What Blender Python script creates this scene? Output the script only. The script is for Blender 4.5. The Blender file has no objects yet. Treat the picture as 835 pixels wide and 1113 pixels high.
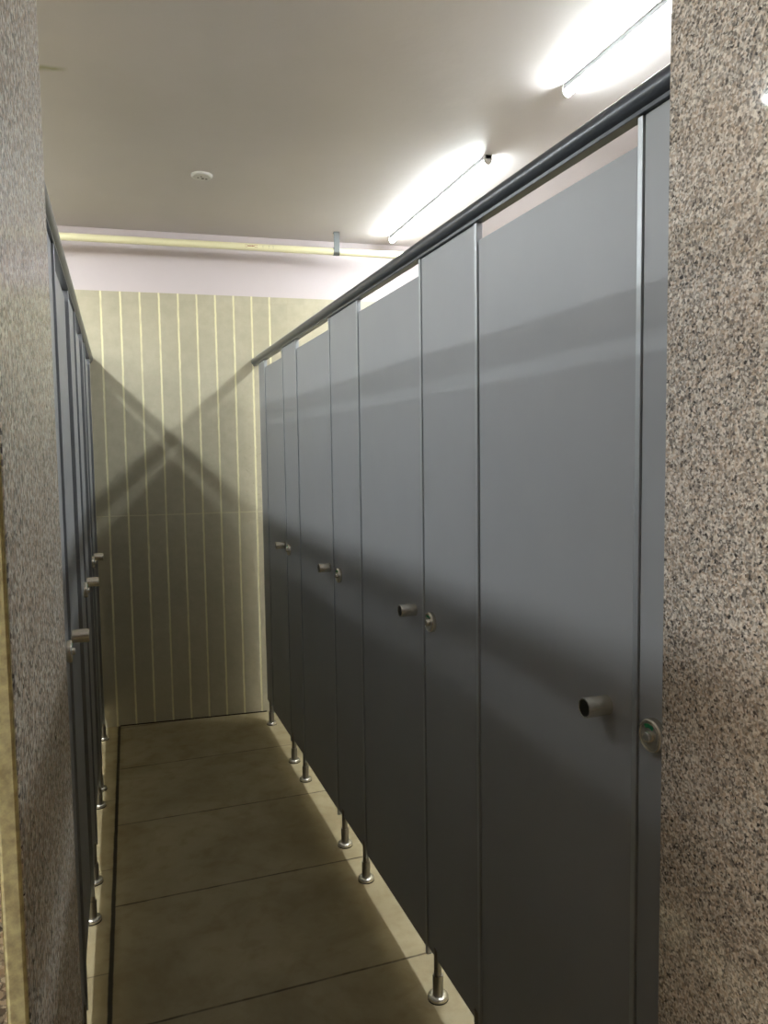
import bpy, bmesh, math, random
from mathutils import Matrix, Vector
random.seed(7)
S = bpy.context.scene
COL = S.collection

# ------------------------------------------------------------------ camera
YAW, PITCH, ROLL, FPX = 0.3198, -0.0744, -0.0143, 833.28
cy, sy, cp, sp = math.cos(YAW), math.sin(YAW), math.cos(PITCH), math.sin(PITCH)
fwd = Vector((sy*cp, cy*cp, sp))
rt0 = Vector((cy, -sy, 0))
up0 = rt0.cross(fwd)
rt = rt0*math.cos(ROLL) + up0*math.sin(ROLL)
up = -rt0*math.sin(ROLL) + up0*math.cos(ROLL)
cd = bpy.data.cameras.new('camera')
cam = bpy.data.objects.new('camera', cd)
COL.objects.link(cam)
cam.matrix_world = Matrix(((rt.x, up.x, -fwd.x, 0), (rt.y, up.y, -fwd.y, 0), (rt.z, up.z, -fwd.z, 1.5), (0, 0, 0, 1)))
cd.sensor_fit = 'HORIZONTAL'
cd.sensor_width = 36.0
cd.lens = 36.0*FPX/835.0
cd.clip_start = 0.02
S.camera = cam

# ------------------------------------------------------------------ world, exposure
w = bpy.data.worlds.new('world')
S.world = w
w.use_nodes = True
w.node_tree.nodes['Background'].inputs[0].default_value = (0.9, 0.8, 0.6, 1)
w.node_tree.nodes['Background'].inputs[1].default_value = 0.01
S.view_settings.view_transform = 'Standard'
S.view_settings.look = 'None'
S.view_settings.gamma = 1.0
S.view_settings.use_curve_mapping = False
S.view_settings.exposure = 0.82
TUBE = 132.0            # emission of the stall tubes
LOBBY = 480.0           # emission of the lobby tube
ZC = 2.735             # ceiling height


# ------------------------------------------------------------------ materials
def lin(c):
    return tuple(((v/255)/12.92 if v/255 <= 0.04045 else ((v/255+0.055)/1.055)**2.4) for v in c)


class NT:
    def __init__(self, name):
        self.m = bpy.data.materials.new(name)
        self.m.use_nodes = True
        self.t = self.m.node_tree
        self.b = self.t.nodes['Principled BSDF']

    def n(self, typ, **kw):
        nd = self.t.nodes.new(typ)
        for k, v in kw.items():
            setattr(nd, k, v)
        return nd

    def l(self, a, b):
        self.t.links.new(a, b)

    def put(self, sock, v):
        if isinstance(v, bpy.types.NodeSocket):
            self.l(v, sock)
        elif isinstance(v, (tuple, list)) and len(v) == 3 and sock.type == 'RGBA':
            sock.default_value = (*v, 1)
        else:
            sock.default_value = v

    def math(self, op, a, b=0.0, c=0.0):
        nd = self.n('ShaderNodeMath', operation=op)
        for i, v in enumerate((a, b, c)):
            self.put(nd.inputs[i], v)
        return nd.outputs[0]

    def coords(self):
        tc = self.n('ShaderNodeTexCoord')
        return tc.outputs['Object']

    def sep(self, v):
        s = self.n('ShaderNodeSeparateXYZ')
        self.l(v, s.inputs[0])
        return s.outputs

    def noise(self, vec, scale, detail=4, rough=0.55, dist=0.0):
        nd = self.n('ShaderNodeTexNoise')
        self.l(vec, nd.inputs['Vector'])
        nd.inputs['Scale'].default_value = scale
        nd.inputs['Detail'].default_value = detail
        nd.inputs['Roughness'].default_value = rough
        nd.inputs['Distortion'].default_value = dist
        return nd

    def mix(self, f, a, b, mode='MIX'):
        nd = self.n('ShaderNodeMix', data_type='RGBA', blend_type=mode)
        self.put(nd.inputs['Factor'], f)
        self.put(nd.inputs['A'], a) if False else self.put(nd.inputs[6], a)
        self.put(nd.inputs[7], b)
        return nd.outputs[2]

    def ramp(self, f, stops, interp='LINEAR'):
        nd = self.n('ShaderNodeValToRGB')
        cr = nd.color_ramp
        cr.interpolation = interp
        while len(cr.elements) < len(stops):
            cr.elements.new(0.5)
        for e, (p, c) in zip(cr.elements, stops):
            e.position = p
            e.color = (*c, 1)
        self.l(f, nd.inputs[0])
        return nd.outputs[0]

    def mapr(self, v, a, b, c, d):
        nd = self.n('ShaderNodeMapRange')
        self.put(nd.inputs[0], v)
        for i, k in enumerate((a, b, c, d)):
            nd.inputs[i+1].default_value = k
        return nd.outputs[0]

    def bump(self, h, strength, dist):
        nd = self.n('ShaderNodeBump')
        nd.inputs['Strength'].default_value = strength
        nd.inputs['Distance'].default_value = dist
        self.l(h, nd.inputs['Height'])
        self.l(nd.outputs[0], self.b.inputs['Normal'])

    def fin(self, color=None, rough=0.5, metal=0.0, spec=0.5):
        if color is not None:
            self.put(self.b.inputs['Base Color'], color)
        self.put(self.b.inputs['Roughness'], rough)
        self.b.inputs['Metallic'].default_value = metal
        self.b.inputs['Specular IOR Level'].default_value = spec
        return self.m


def line(N, v, period, offset, width, soft):
    """1 on a joint line repeating along v"""
    a = N.math('SUBTRACT', v, offset - period/2)
    a = N.math('MODULO', N.math('ADD', a, period*100), period)
    a = N.math('ABSOLUTE', N.math('SUBTRACT', a, period/2))
    return N.mapr(a, width/2, width/2+soft, 1.0, 0.0)


def mat_plain(name, rgb, rough=0.5, metal=0.0, spec=0.5, var=0.08, scale=6.0):
    N = NT(name)
    o = N.coords()
    f = N.noise(o, scale).outputs[0]
    c = lin(rgb)
    a = tuple(v*(1-var) for v in c)
    b = tuple(min(1, v*(1+var)) for v in c)
    return N.fin(N.ramp(f, [(0.3, a), (0.7, b)]), rough, metal, spec)


def mat_ceiling():
    N = NT('ceiling_paint')
    o = N.coords()
    s = N.sep(o)
    big = N.noise(o, 1.3, 5).outputs[0]
    c = N.ramp(big, [(0.3, lin((198, 193, 191))), (0.7, lin((206, 201, 199)))])
    # short mustard crack beside the doorway
    u = N.math('SUBTRACT', s[0], -0.205)
    wob = N.math('MULTIPLY', N.math('SUBTRACT', N.noise(o, 9.0).outputs[0], 0.5), 0.06)
    d = N.math('ABSOLUTE', N.math('ADD', N.math('SUBTRACT', s[1], 2.725), N.math('ADD', N.math('MULTIPLY', u, 0.25), wob)))
    m = N.math('MULTIPLY', N.mapr(d, 0.004, 0.022, 1.0, 0.0), N.mapr(N.math('ABSOLUTE', u), 0.03, 0.07, 0.8, 0.0))
    c = N.mix(m, c, lin((150, 148, 110)))
    N.bump(N.noise(o, 14.0, 6).outputs[0], 0.12, 0.01)
    return N.fin(c, 0.55, 0, 0.3)


def mat_tilewall():
    N = NT('cement_strip_tiles')
    o = N.coords()
    s = N.sep(o)
    PER = 0.1008
    n1 = N.noise(o, 2.2, 6, 0.6).outputs[0]
    n2 = N.noise(o, 18.0, 5, 0.6).outputs[0]
    c = N.ramp(n1, [(0.25, lin((176, 169, 145))), (0.5, lin((189, 182, 158))), (0.75, lin((198, 191, 166)))])
    c = N.mix(N.mapr(n2, 0.35, 0.75, 0.0, 0.4), c, lin((158, 152, 128)))
    # each strip a little different
    cell = N.math('FLOOR', N.math('DIVIDE', N.math('ADD', s[0], 0.1132), PER))
    wn = N.n('ShaderNodeTexWhiteNoise', noise_dimensions='2D')
    cv = N.n('ShaderNodeCombineXYZ')
    N.l(cell, cv.inputs[0])
    N.l(N.math('FLOOR', N.math('DIVIDE', s[2], 1.184)), cv.inputs[1])
    N.l(cv.outputs[0], wn.inputs['Vector'])
    c = N.mix(N.math('MULTIPLY', wn.outputs[0], 0.22), c, lin((160, 153, 130)))
    # grout, slightly smeared
    wob = N.math('MULTIPLY', N.math('SUBTRACT', N.noise(o, 26.0, 4).outputs[0], 0.5), 0.0055)
    xw = N.math('ADD', s[0], wob)
    g = line(N, xw, PER, -0.1132, 0.0062, 0.0035)
    inside = N.math('MULTIPLY', N.mapr(s[0], -0.16, -0.155, 0, 1), N.mapr(s[0], 0.83, 0.84, 1, 0))
    g = N.math('MULTIPLY', g, inside)
    g = N.math('MULTIPLY', g, N.mapr(N.noise(o, 7.0, 3).outputs[0], 0.3, 0.5, 0.62, 1.0))
    h = N.mapr(N.math('ABSOLUTE', N.math('SUBTRACT', N.math('ADD', s[2], wob), 1.184)), 0.00125, 0.0042, 1.0, 0.0)
    h = N.math('MULTIPLY', h, 0.5)
    g2 = N.math('MAXIMUM', g, h)
    c = N.mix(g2, c, lin((232, 226, 186)))
    # cement smears by the right end
    sm = N.noise(o, 42.0, 5, 0.7, 0.6).outputs[0]
    smx = N.math('MULTIPLY', N.mapr(s[0], 0.58, 0.68, 0, 1), N.math('MULTIPLY', N.mapr(s[2], 1.0, 1.15, 0, 1), N.mapr(s[2], 1.5, 1.65, 1, 0)))
    c = N.mix(N.math('MULTIPLY', smx, N.mapr(sm, 0.56, 0.66, 0, 0.35)), c, lin((122, 118, 98)))
    hh = N.math('SUBTRACT', N.math('MULTIPLY', n2, 0.3), g2)
    N.bump(hh, 0.25, 0.004)
    return N.fin(c, 0.62, 0, 0.3)


def mat_floor():
    N = NT('beige_floor_tiles')
    o = N.coords()
    s = N.sep(o)
    n1 = N.noise(o, 2.6, 7, 0.62, 0.5).outputs[0]
    n2 = N.noise(o, 11.0, 6, 0.6, 0.3).outputs[0]
    c = N.ramp(n1, [(0.3, lin((152, 138, 104))), (0.5, lin((171, 158, 124))), (0.7, lin((185, 172, 138)))])
    c = N.mix(N.mapr(n2, 0.5, 0.72, 0.0, 0.45), c, lin((144, 126, 90)))
    wob = N.math('MULTIPLY', N.math('SUBTRACT', N.noise(o, 12.0, 4).outputs[0], 0.5), 0.004)
    main = N.mapr(s[0], -0.101, -0.099, 0.0, 1.0)
    y1 = N.math('ADD', N.math('SUBTRACT', s[1], N.math('MULTIPLY', s[0], 0.03)), wob)
    j1 = N.math('MULTIPLY', line(N, y1, 0.6, 2.036, 0.0035, 0.004), main)
    j1 = N.math('MULTIPLY', j1, N.mapr(n2, 0.35, 0.6, 0.5, 0.95))
    j2 = N.math('MULTIPLY', line(N, y1, 0.6, 2.29, 0.0025, 0.003), N.math('SUBTRACT', 1.0, main))
    j2 = N.math('MULTIPLY', j2, 0.55)
    # long open joint beside the left row
    dx = N.math('ABSOLUTE', N.math('SUBTRACT', N.math('ADD', s[0], wob), -0.104))
    j3 = N.mapr(dx, 0.0048, 0.0085, 1.0, 0.0)
    # grime along that joint and at joints
    gr = N.math('MULTIPLY', N.mapr(dx, 0.0, 0.03, 0.5, 0.0), N.mapr(n2, 0.3, 0.65, 0.2, 1.0))
    c = N.mix(gr, c, lin((96, 80, 44)))
    c = N.mix(N.math('MAXIMUM', j1, j2), c, lin((74, 60, 36)))
    c = N.mix(j3, c, lin((40, 32, 16)))
    hgt = N.math('SUBTRACT', 0.0, N.math('MAXIMUM', N.math('MAXIMUM', j1, j2), j3))
    N.bump(hgt, 0.3, 0.004)
    return N.fin(c, N.mapr(n2, 0.3, 0.7, 0.42, 0.6), 0, 0.35)


def mat_granite(name, rough, spec, gain=1.0, tint=(1, 1, 1)):
    N = NT(name)
    o = N.coords()
    warp = N.noise(o, 160.0, 2).outputs['Color']
    va = N.n('ShaderNodeVectorMath', operation='SCALE')
    N.l(warp, va.inputs[0])
    va.inputs[3].default_value = 0.005
    vb = N.n('ShaderNodeVectorMath', operation='ADD')
    N.l(o, vb.inputs[0])
    N.l(va.outputs[0], vb.inputs[1])

    def vor(scale):
        v = N.n('ShaderNodeTexVoronoi')
        N.l(vb.outputs[0], v.inputs['Vector'])
        v.inputs['Scale'].default_value = scale
        sp_ = N.n('ShaderNodeSeparateColor')
        N.l(v.outputs['Color'], sp_.inputs[0])
        return sp_.outputs[0]

    def L(*c):
        return tuple(min(0.95, v*gain*t) for v, t in zip(lin(c), tint))
    c = N.ramp(vor(340.0), [(0.0, L(56, 53, 52)), (0.11, L(100, 95, 92)), (0.25, L(142, 134, 127)), (0.42, L(184, 168, 152)), (0.60, L(204, 192, 178)), (0.76, L(234, 227, 217))], 'CONSTANT')
    c2 = N.ramp(vor(215.0), [(0.0, L(74, 70, 68)), (0.16, L(152, 144, 136)), (0.5, L(194, 174, 154)), (0.75, L(226, 218, 206))], 'CONSTANT')
    c = N.mix(0.42, c, c2)
    big = N.noise(o, 6.0, 4).outputs[0]
    c = N.mix(N.mapr(big, 0.45, 0.7, 0.0, 0.18), c, L(186, 164, 144))
    return N.fin(c, rough, 0, spec)


def mat_panel():
    N = NT('grey_laminate')
    o = N.coords()
    n = N.noise(o, 3.0, 4).outputs[0]
    c = N.ramp(n, [(0.3, lin((143, 145, 147))), (0.7, lin((148, 150, 152)))])
    # a few faint scuffs
    sc = N.noise(o, 30.0, 6, 0.7, 1.2).outputs[0]
    c = N.mix(N.mapr(sc, 0.70, 0.78, 0.0, 0.35), c, lin((96, 98, 100)))
    N.bump(N.noise(o, 260.0, 2).outputs[0], 0.02, 0.001)
    return N.fin(c, 0.42, 0, 0.24)


def mat_steel(name, rgb, rough, metal=1.0, var=0.05):
    N = NT(name)
    o = N.coords()
    n = N.noise(o, 40.0, 3).outputs[0]
    c = lin(rgb)
    col = N.ramp(n, [(0.3, tuple(v*(1-var) for v in c)), (0.7, c)])
    return N.fin(col, rough, metal, 0.5)


def mat_emit(name, rgb, strength):
    N = NT(name)
    N.b.inputs['Emission Color'].default_value = (*rgb, 1)
    N.b.inputs['Emission Strength'].default_value = strength
    o = N.coords()
    N.fin(N.ramp(N.noise(o, 5).outputs[0], [(0.3, (0.8, 0.8, 0.8)), (0.7, (0.85, 0.85, 0.85))]), 0.4)
    return N.m


M = {}
M['ceiling'] = mat_ceiling()
M['tile'] = mat_tilewall()
M['floor'] = mat_floor()
M['granite'] = mat_granite('polished_granite', 0.05, 0.5)
M['granite_left'] = mat_granite('left_jamb_granite', 0.24, 0.30, 1.2)  # same granite as the right jamb, colour raised to stand in for light
M['jamb_edge'] = mat_plain('pale_jamb_edge', (240, 232, 188), 0.3, 0, 0.5, 0.32, 160.0)
M['panel'] = mat_panel()
M['lilac'] = mat_plain('lilac_wall_paint', (208, 198, 199), 0.6, 0, 0.3, 0.03, 2.0)
M['lobby'] = mat_plain('beige_lobby_paint', (122, 104, 78), 0.6, 0, 0.3, 0.05, 2.0)
M['stalltile'] = mat_plain('beige_stall_tile', (188, 178, 146), 0.5, 0, 0.4, 0.06, 3.0)
M['alu'] = mat_steel('satin_aluminium', (168, 172, 175), 0.42, 0.5)
M['alu_left'] = mat_steel('left_strip_aluminium', (150, 154, 158), 0.34, 1.0)  # same aluminium as the right strips; darker tone stands for dark reflections
M['rail'] = mat_steel('dark_painted_pipe', (64, 68, 74), 0.30, 0.3)
M['steel'] = mat_steel('brushed_steel', (222, 218, 206), 0.27, 0.85)
M['legsteel'] = mat_steel('dull_steel', (150, 146, 138), 0.3, 0.9)
M['black'] = mat_plain('black_rubber', (26, 25, 23), 0.5, 0, 0.4)
M['darkface'] = mat_steel('end_face_dark_reflection', (62, 60, 54), 0.35, 0.8)  # steel knob face coloured dark for the dark row it reflects
M['green'] = mat_plain('green_indicator', (24, 140, 88), 0.4, 0, 0.5)
M['white'] = mat_plain('white_plastic', (206, 204, 198), 0.45, 0, 0.4)
M['hole'] = mat_plain('dark_hole', (58, 52, 46), 0.7, 0, 0.2)
M['pipe'] = mat_plain('cream_plastic_pipe', (240, 234, 194), 0.4, 0, 0.4, 0.03)
M['redprint'] = mat_plain('rust_red_print', (150, 72, 40), 0.6, 0, 0.3)
M['greyprint'] = mat_plain('grey_print', (120, 112, 86), 0.6, 0, 0.3)
M['zinc'] = mat_steel('galvanised_steel', (128, 132, 132), 0.42)
M['batten'] = mat_plain('grey_batten', (120, 122, 124), 0.5, 0, 0.4)
M['tube'] = mat_emit('lit_tube', (0.92, 0.985, 1.0), TUBE)
M['widetube'] = mat_emit('lit_wide_tube', (0.94, 0.99, 1.0), TUBE*0.42)
M['lobbytube'] = mat_emit('lit_lobby_tube', (1.0, 0.94, 0.82), LOBBY)
M['grout'] = mat_plain('dark_sealant', (44, 36, 20), 0.7, 0, 0.2)


# ------------------------------------------------------------------ mesh helpers
class B:
    def __init__(self):
        self.bm = bmesh.new()

    def box(self, x0, x1, y0, y1, z0, z1, bev=0.0, seg=2):
        bm = bmesh.new()
        bmesh.ops.create_cube(bm, size=1.0)
        for v in bm.verts:
            v.co = Vector((x0+(v.co.x+0.5)*(x1-x0), y0+(v.co.y+0.5)*(y1-y0), z0+(v.co.z+0.5)*(z1-z0)))
        if bev:
            bmesh.ops.bevel(bm, geom=bm.edges[:], offset=bev, segments=seg, profile=0.5, affect='EDGES')
        self._join(bm)
        return self

    def _join(self, bm):
        me = bpy.data.meshes.new('tmp')
        bm.to_mesh(me)
        self.bm.from_mesh(me)
        bpy.data.meshes.remove(me)
        bm.free()

    def lathe(self, prof, origin, axis, seg=32, cap=True, flip=False):
        """prof: (distance along axis, radius)"""
        bm = bmesh.new()
        a = Vector(axis).normalized()
        u = a.orthogonal().normalized()
        v = a.cross(u)
        rings = []
        for t, r in prof:
            rings.append([bm.verts.new(Vector(origin)+a*t+(u*math.cos(2*math.pi*k/seg)+v*math.sin(2*math.pi*k/seg))*r) for k in range(seg)])
        for r0, r1 in zip(rings, rings[1:]):
            for k in range(seg):
                f = bm.faces.new((r0[k], r0[(k+1) % seg], r1[(k+1) % seg], r1[k]))
                f.smooth = True
        if cap:
            bm.faces.new(rings[0][::-1])
            bm.faces.new(rings[-1])
        bmesh.ops.recalc_face_normals(bm, faces=bm.faces[:])
        self._join(bm)
        return self

    def cyl(self, p0, p1, r, seg=24, bev=0.0):
        p0, p1 = Vector(p0), Vector(p1)
        L = (p1-p0).length
        pr = [(0, r), (L, r)] if not bev else [(0, r-bev), (bev*0.3, r-bev*0.3), (bev, r), (L-bev, r), (L-bev*0.3, r-bev*0.3), (L, r-bev)]
        return self.lathe(pr, p0, p1-p0, seg)

    def prism(self, pts, axis, a0, a1, smooth=False):
        """outline in the plane across axis ('x','y','z'), extruded from a0 to a1"""
        bm = bmesh.new()

        def P(p, a):
            return {'x': (a, p[0], p[1]), 'y': (p[0], a, p[1]), 'z': (p[0], p[1], a)}[axis]
        r0 = [bm.verts.new(P(p, a0)) for p in pts]
        r1 = [bm.verts.new(P(p, a1)) for p in pts]
        n = len(pts)
        for k in range(n):
            f = bm.faces.new((r0[k], r0[(k+1) % n], r1[(k+1) % n], r1[k]))
            f.smooth = smooth
        bm.faces.new(r0[::-1])
        bm.faces.new(r1)
        bmesh.ops.recalc_face_normals(bm, faces=bm.faces[:])
        self._join(bm)
        return self

    def build(self, name, mat, parent=None):
        for e in self.bm.edges:
            if len(e.link_faces) == 2 and e.calc_face_angle(0.0) > math.radians(40):
                e.smooth = False
        me = bpy.data.meshes.new(name)
        self.bm.to_mesh(me)
        self.bm.free()
        me.materials.append(mat)
        o = bpy.data.objects.new(name, me)
        COL.objects.link(o)
        if parent is not None:
            o.parent = parent
        return o


def thing(name, label, cat, loc=(0, 0, 0), rz=0.0, group=None):
    o = bpy.data.objects.new(name, None)
    COL.objects.link(o)
    o.location = loc
    o.rotation_euler = (0, 0, rz)
    o.empty_display_size = 0.1
    o['label'] = label
    o['category'] = cat
    if group:
        o['group'] = group
    return o


def struct(o):
    o['kind'] = 'structure'
    return o


# ------------------------------------------------------------------ the setting
YB, AB = 4.4626, -0.0548               # back wall: y = YB + AB*x
XL, XR = -2.75, 2.02                   # outer walls
JN, JF = 0.495, 0.86                   # doorway jamb: near and far edge
XJL, XJR = -0.070, 0.683               # faces of the jambs

struct(B().box(-3.0, 3.0, -2.4, 4.8, -0.12, 0.0).build('floor', M['floor']))
struct(B().box(-3.0, 3.0, -2.4, 4.8, ZC, ZC+0.1).build('ceiling', M['ceiling']))
bw = B()
bw.box(-2.9, 2.6, 0.0, 0.15, 0, 2.404)
o = struct(bw.build('wall_back', M['tile']))
o.location = (0, YB, 0)
o.rotation_euler = (0, 0, math.atan(AB))
o = struct(B().box(-2.9, 2.6, 0.006, 0.15, 2.404, ZC).build('wall_back_upper', M['lilac']))
o.location = (0, YB, 0)
o.rotation_euler = (0, 0, math.atan(AB))
o = struct(B().box(-0.10, 0.72, -0.006, 0.0, 0.0, 0.006, 0.002).build('trim_1', M['grout']))
o.location = (0, YB, 0)
o.rotation_euler = (0, 0, math.atan(AB))
struct(B().box(XR, XR+0.12, JF, 4.45, 0, 2.2).build('wall_right', M['stalltile']))
struct(B().box(XR, XR+0.12, JF, 4.45, 2.2, ZC).build('wall_right_upper', M['lilac']))
struct(B().box(XL-0.12, XL, JF, 4.65, 0, ZC).build('wall_left', M['stalltile']))
struct(B().box(-1.52, -1.42, JF, 4.535, 0, 2.12, 0.003).build('wall_left_lightblock', M['stalltile']))  # unseen low wall, added to block far tube light under the left row
# front wall with the doorway
struct(B().box(XJR+0.02, 3.0, JN+0.02, JF, 0, ZC).build('wall_front_right', M['lilac']))
struct(B().box(-3.0, XJL-0.02, JN+0.02, JF, 0, ZC).build('wall_front_left', M['lilac']))
struct(B().box(XJL-0.02, XJR+0.02, JN+0.02, JF, 2.25, ZC).build('wall_front_top', M['lilac']))
# granite lining of the doorway
struct(B().box(XJR, XJR+0.02, JN, JF, 0, 2.25, 0.002).build('trim_2', M['granite']))
struct(B().box(XJL-0.02, XJL, JN, JF, 0, 2.25, 0.003, 3).build('trim_3', M['granite_left']))
struct(B().box(XJL-0.0125, XJL-0.0005, JN-0.003, JN, 0, 2.25, 0.002).build('trim_6', M['jamb_edge']))  # pale strip laid over the left slab's front edge
struct(B().box(-1.6, XJL-0.026, JN-0.001, JN+0.02, 0, 2.25, 0.002).build('trim_4', M['granite']))
struct(B().box(XJR+0.022, 1.6, JN-0.001, JN+0.02, 0, 2.25, 0.002).build('trim_5', M['granite']))
# lobby behind the camera
struct(B().box(-3.0, 3.0, -2.4, -2.28, 0, ZC).build('wall_lobby_back', M['lobby']))
struct(B().box(-3.0, -2.88, -2.28, JN+0.02, 0, ZC).build('wall_lobby_left', M['lobby']))
struct(B().box(2.88, 3.0, -2.28, JN+0.02, 0, ZC).build('wall_lobby_right', M['lobby']))

# ------------------------------------------------------------------ cubicle rows
ROW = {'right': (0.7489, -0.0208, -1), 'left': (-0.1565, -0.0097, 1)}
ZTOP, ZDOOR = 2.0135, 1.974
THK = 0.013


def rowpos(row, y):
    x0, a, s = ROW[row]
    return (x0 + a*(y-2), y, 0), -math.atan(a), s


def make_knob(s, y, z, parent):
    k = B()
    k.lathe([(0, 0.0165), (0.0005, 0.0172), (0.046, 0.0172), (0.0475, 0.0166), (0.0475, 0.0148), (0.0462, 0.0142)], (s*-0.002, y, z), (s, 0, 0), 40)
    o = k.build('knob', M['steel'], parent)
    o['label'] = 'brushed steel pull knob'
    B().lathe([(0, 0.0141), (0.0015, 0.0138)], (s*0.0440, y, z), (s, 0, 0), 32).build('end_face', M['darkface'], o)
    return o


def make_lock(s, y, z, parent):
    k = B()
    k.lathe([(0, 0.027), (0.008, 0.027), (0.0105, 0.0264), (0.012, 0.0248), (0.0120, 0.0228), (0.0112, 0.0222), (0.0112, 0.0215), (0.0122, 0.0210), (0.0125, 0.018)], (0, y, z), (s, 0, 0), 40)
    o = k.build('lock', M['steel'], parent)
    o['label'] = 'round steel indicator lock with a green window'
    # indicator window: an arc slot above the thumb turn
    a0, a1, n = math.radians(55), math.radians(125), 10
    pts = []
    for i in range(n+1):
        a = a0+(a1-a0)*i/n
        pts.append((y+0.0195*math.cos(a), z+0.0195*math.sin(a)))
    for i in range(n+1):
        a = a1-(a1-a0)*i/n
        pts.append((y+0.0132*math.cos(a), z+0.0132*math.sin(a)))
    B().prism(pts, 'x', *sorted((s*0.0115, s*0.0130))).build('indicator_window', M['green'], o)
    t = B().lathe([(0, 0.0088), (0.005, 0.0085), (0.0068, 0.0075), (0.0075, 0.0055)], (s*0.012, y, z-0.001), (s, 0, 0), 28).build('thumb_turn', M['steel'], o)
    return o


def make_leg(s, y, parent):
    x = -s*0.005
    o = B().lathe([(0, 0.0105), (0.076, 0.0105)], (x, y, 0.068), (0, 0, 1), 24) \
        .lathe([(0, 0.0148), (0.055, 0.0148), (0.058, 0.0138), (0.058, 0.0100)], (x, y, 0.012), (0, 0, 1), 24) \
        .build('leg', M['legsteel'], parent)
    B().lathe([(0, 0.0255), (0.002, 0.0285), (0.010, 0.0285), (0.0135, 0.0262), (0.0155, 0.021), (0.0158, 0.014)], (x, y, 0.0), (0, 0, 1), 36).build('foot_flange', M['steel'], o)
    B().lathe([(0, 0.0288), (0.0035, 0.0288)], (x, y, 0.0003), (0, 0, 1), 36).build('rubber_ring', M['black'], o)
    return o


def make_pilaster(row, y0, y1, legs, lock, label, strips=(True, True), zlock=1.0543):
    loc, rz, s = rowpos(row, (y0+y1)/2)
    yc = (y0+y1)/2
    r = thing('cubicle_pilaster', label, 'partition panel', loc, rz, 'fixed grey panels of the '+row+' cubicle row')
    a, b = y0-yc, y1-yc
    sw = 0.012
    gp_ = 0.0025 if row == 'right' else 0.006
    pa = a+(sw+0.001 if strips[0] else 0)
    pb = b-(sw+gp_ if strips[1] else 0)
    x0, x1 = sorted((0.0, -s*THK))
    B().box(x0, x1, pa, pb, 0.116, ZTOP, 0.0012).build('panel', M['panel'], r)
    sx0, sx1 = sorted((s*0.003, -s*0.013) if row == 'right' else (s*0.006, -s*0.016))
    am = M['alu'] if row == 'right' else M['alu_left']
    if strips[0]:
        B().box(sx0, sx1, a, a+sw, 0.092, ZTOP, 0.0012).build('edge_strip', am, r)
    if strips[1]:
        B().box(sx0, sx1, b-sw, b, 0.092, ZTOP, 0.0012).build('edge_strip', am, r)
    for l in legs:
        make_leg(s, l-yc, r)
    if lock is not None:
        make_lock(s, lock-yc, zlock, r)
    return r


def make_door(row, y0, y1, knob, label, zk=1.0641):
    loc, rz, s = rowpos(row, (y0+y1)/2)
    yc = (y0+y1)/2
    r = thing('cubicle_door', label, 'cubicle door', loc, rz, 'grey doors of the '+row+' cubicle row')
    rc = 0.001 if row == 'right' else 0.005
    x0, x1 = sorted((-s*rc, -s*(THK+rc)))
    B().box(x0, x1, y0-yc+0.001, y1-yc-(0.0035 if row == 'right' else 0.007), 0.106, ZDOOR if row == 'right' else 1.990, 0.0012).build('panel', M['panel'], r)
    if knob is not None:
        make_knob(s, knob-yc, zk, r)
    # two small pivots joining door and pilaster on the hinge (far) edge
    for z in (0.35, 1.75):
        B().cyl((-s*(THK+0.009), y1-yc-0.013, z-0.03), (-s*(THK+0.009), y1-yc-0.013, z+0.03), 0.006, 12).build('hinge', M['steel'], r)
    return r


RP = [(0.866, 1.038, [0.98], 0.984), (1.595, 1.938, [1.622, 1.870], 1.873), (2.479, 2.839, [2.504, 2.763], 2.745), (3.378, 3.675, [3.40, 3.632], 3.600), (4.112, 4.285, [4.20], None)]
RPL = ['narrow grey fixed panel of the right row beside the granite door jamb',
       'grey fixed panel with lock between the nearest and second right-hand doors',
       'grey fixed panel with lock between the second and third right-hand doors',
       'grey fixed panel with lock between the third and farthest right-hand doors',
       'narrow grey end panel without lock closing the right row by the tiled wall']
for i, (a, b, l, k) in enumerate(RP):
    make_pilaster('right', a, b, l, k, RPL[i], strips=(i != 0, i != 4))
RDL = ['nearest and widest-looking grey door of the right row, beside the granite jamb',
       'second grey door from the front in the right row of cubicles',
       'third grey door from the front in the right row of cubicles',
       'farthest grey door of the right row, next to the tiled back wall']
for i in range(4):
    a, b = RP[i][1], RP[i+1][0]
    make_door('right', a, b, [1.110, 1.998, 2.886, 3.712][i], RDL[i])

LP = [(0.866, 1.18, [0.90, 1.12], 1.09), (1.735, 2.025, [1.76, 1.96], 1.935), (2.555, 2.920, [2.575, 2.815], 2.835), (3.425, 3.675, [3.445, 3.622], 3.600), (4.255, 4.462, [4.285], None)]
LPL = ['grey fixed panel starting the left row, mostly behind the granite jamb',
       'grey fixed panel with lock, nearest one seen past the left granite jamb',
       'grey fixed panel with lock, middle one of the left row',
       'grey fixed panel with lock before the farthest left-hand door',
       'narrow grey end panel without lock closing the left row by the tiled wall']
for i, (a, b, l, k) in enumerate(LP):
    make_pilaster('left', a, b, l, k, LPL[i], strips=(i != 0, i != 4), zlock=1.046)
LDL = ['grey door of the left row seen as a sliver along the left granite jamb',
       'nearest left-row grey door whose knob shows, right of the granite jamb',
       'second left-row grey door whose knob shows, midway along the corridor',
       'farthest grey door of the left row, next to the tiled back wall']
for i in range(4):
    a, b = LP[i][1], LP[i+1][0]
    make_door('left', a, b, [1.24, 2.065, 2.965, 3.725][i], LDL[i], zk=1.053)


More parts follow.
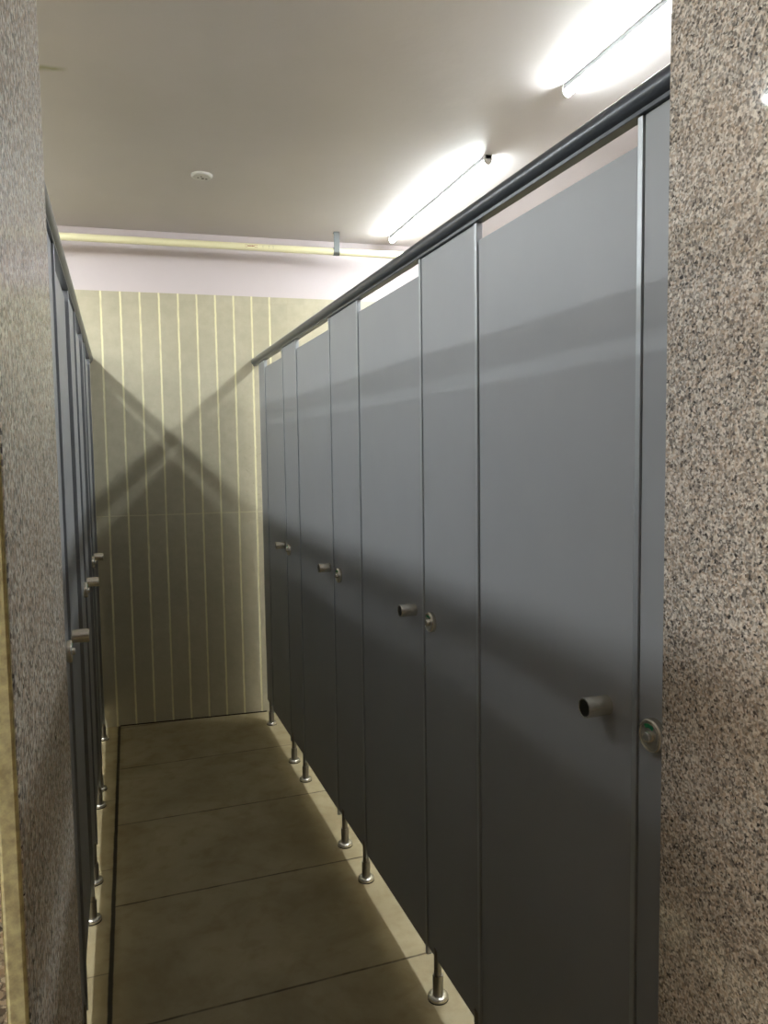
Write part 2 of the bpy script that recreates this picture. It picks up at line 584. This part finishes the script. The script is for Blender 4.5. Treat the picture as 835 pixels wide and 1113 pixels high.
def make_rail(row, label):
    y0, y1 = JF+0.001, YB-0.05
    loc, rz, s = rowpos(row, y0)
    r = thing('head_rail', label, 'rail', loc, rz)
    L = (y1-y0) - 0.001
    end = L
    # follows the wall's slant
    xw = loc[0]+ROW[row][1]*(y1-y0)
    end = YB+AB*xw-y0
    xo = -s*0.004
    B().lathe([(0, 0.0215), (end-0.004, 0.0215)], (xo, 0, 2.0395), (0, 1, 0), 32).build('pipe', M['rail'], r)
    x0, x1 = sorted((xo-0.011, xo+0.011))
    B().box(x0, x1, 0, end-0.004, 2.0142, 2.024, 0.001).build('channel', M['rail'], r)
    return r


make_rail('right', 'dark grey round rail running along the top of the right cubicle row')
make_rail('left', 'dark grey round rail running along the top of the left cubicle row')


# ------------------------------------------------------------------ lights
def tube_light(x, y0, y1, label, mat, rot=0.0, group='tube lights on the ceiling', wide=0.0):
    yc = (y0+y1)/2
    r = thing('tube_light', label, 'tube light', (x, yc, ZC), rot, group)
    h = (y1-y0)/2
    B().box(-0.014-wide, 0.014+wide, -h, h, -0.018, 0.0, 0.002).build('batten', M['batten'], r)
    def sx(c):
        return wide if c > 0.01 else (-wide if c < -0.01 else 0.0)
    pts = [(0.0165*math.cos(a)+sx(math.cos(a)), -0.014-0.022*math.sin(a)) for a in [math.radians(36+108*k/8) for k in range(9)]]
    B().prism(pts, 'y', -h+0.012, h-0.012, True).build('diffuser', mat, r)
    for sg in (-1, 1):
        pc = [(0.0180*math.cos(a)+sx(math.cos(a)), -0.016-0.0235*math.sin(a)) for a in [math.pi*k/10 for k in range(11)]]
        B().prism([(0.018+wide, 0.0)]+pc+[(-0.018-wide, 0.0)], 'y', *sorted((sg*h, sg*(h-0.012)))).build('end_cap', M['white'], r)
    return r


tube_light(1.452, 1.16, 2.36, 'lit tube light on the ceiling nearest the camera, cut off by the granite wall', M['tube'])
tube_light(1.462, 2.97, 4.21, 'lit tube light on the ceiling farther away, over the right cubicles', M['tube'])
tube_light(-0.80, 1.00, 2.20, 'lit tube light over the left cubicles near the doorway, reflected in the granite', M['widetube'], wide=0.024)
tube_light(-0.80, 2.85, 4.09, 'lit tube light over the left cubicles near the tiled back wall', M['widetube'], wide=0.024)
tube_light(-2.12, 1.10, 2.30, 'lit tube light by the far left wall near the doorway', M['tube'])
tube_light(-2.12, 2.65, 3.85, 'lit tube light by the far left wall near the back wall', M['tube'])
tube_light(-2.30, -0.70, 0.30, 'warm lit tube light on the lobby ceiling behind the doorway', M['lobbytube'])

# ------------------------------------------------------------------ small things
# ceiling junction cover
r = thing('ceiling_cover', 'round white junction cover with dark holes on the ceiling', 'ceiling cover', (0.350, 3.53, ZC))
B().lathe([(0, 0.046), (0.007, 0.046), (0.011, 0.042), (0.012, 0.036)], (0, 0, 0.0), (0, 0, -1), 40).build('plate', M['white'], r)
hb = B()
for dx, dy, rr in ((-0.016, 0.004, 0.005), (0.004, 0.010, 0.0065), (0.020, 0.014, 0.0055), (-0.004, -0.012, 0.004)):
    hb.lathe([(0, rr), (0.0012, rr)], (dx, dy, -0.0115), (0, 0, -1), 14)
hb.build('hole', M['hole'], r)

# cream pipe along the back wall
PZ, PO = 2.632, 0.175
r = thing('water_pipe', 'cream plastic pipe with red print running below the ceiling along the back wall', 'pipe', (0, YB, 0), math.atan(AB))
B().lathe([(0, 0.0190), (4.3, 0.0190)], (-2.6, -PO, PZ), (1, 0, 0), 28).build('tube', M['pipe'], r)
pp = B()
random.seed(3)


def mark(bld, x0, x1, a, h):
    # thin strokes wrapped on the pipe's front at angle a
    ca, sa = math.cos(a), math.sin(a)
    pts = []
    R0, R1 = 0.0189, 0.0194
    da = h/R0/2
    pts = [(-PO-R0*math.cos(a-da), PZ+R0*math.sin(a-da)), (-PO-R1*math.cos(a-da), PZ+R1*math.sin(a-da)), (-PO-R1*math.cos(a+da), PZ+R1*math.sin(a+da)), (-PO-R0*math.cos(a+da), PZ+R0*math.sin(a+da))]
    bld.prism(pts, 'x', x0, x1)


xx = 0.648
for k in range(9):
    wd = random.choice((0.004, 0.005, 0.006))
    hh = 0.012 if k in (0, 1, 7, 8) else 0.006
    mark(pp, xx, xx+wd, 0.05, hh)
    xx += wd+0.0022
for x in (0.742, 0.775, 0.797):
    gp = B()
    mark(gp, x, x+0.004, 0.05, 0.011)
    gp.build('grey_print', M['greyprint'], r)
pp.build('red_print', M['redprint'], r)

# hanger clip
cx = 1.140
yc = YB+AB*cx-PO
r = thing('pipe_hanger', 'galvanised metal hanger strap holding the cream pipe to the ceiling', 'pipe hanger', (cx, yc, ZC), math.atan(AB))
B().box(-0.016, 0.016, -0.0215, -0.0185, PZ-ZC+0.004, 0.0, 0.0008).box(-0.016, 0.016, -0.0215, 0.012, -0.003, 0.0, 0.0008).build('strap', M['zinc'], r)
ring = B()
pts = [(0.0218*math.cos(a), 0.0218*math.sin(a)) for a in [2*math.pi*k/24 for k in range(24)]]
ring.prism([(p[0], PZ-ZC+p[1]) for p in pts], 'x', -0.017, 0.017, True)
ring.build('clamp_ring', M['zinc'], r)
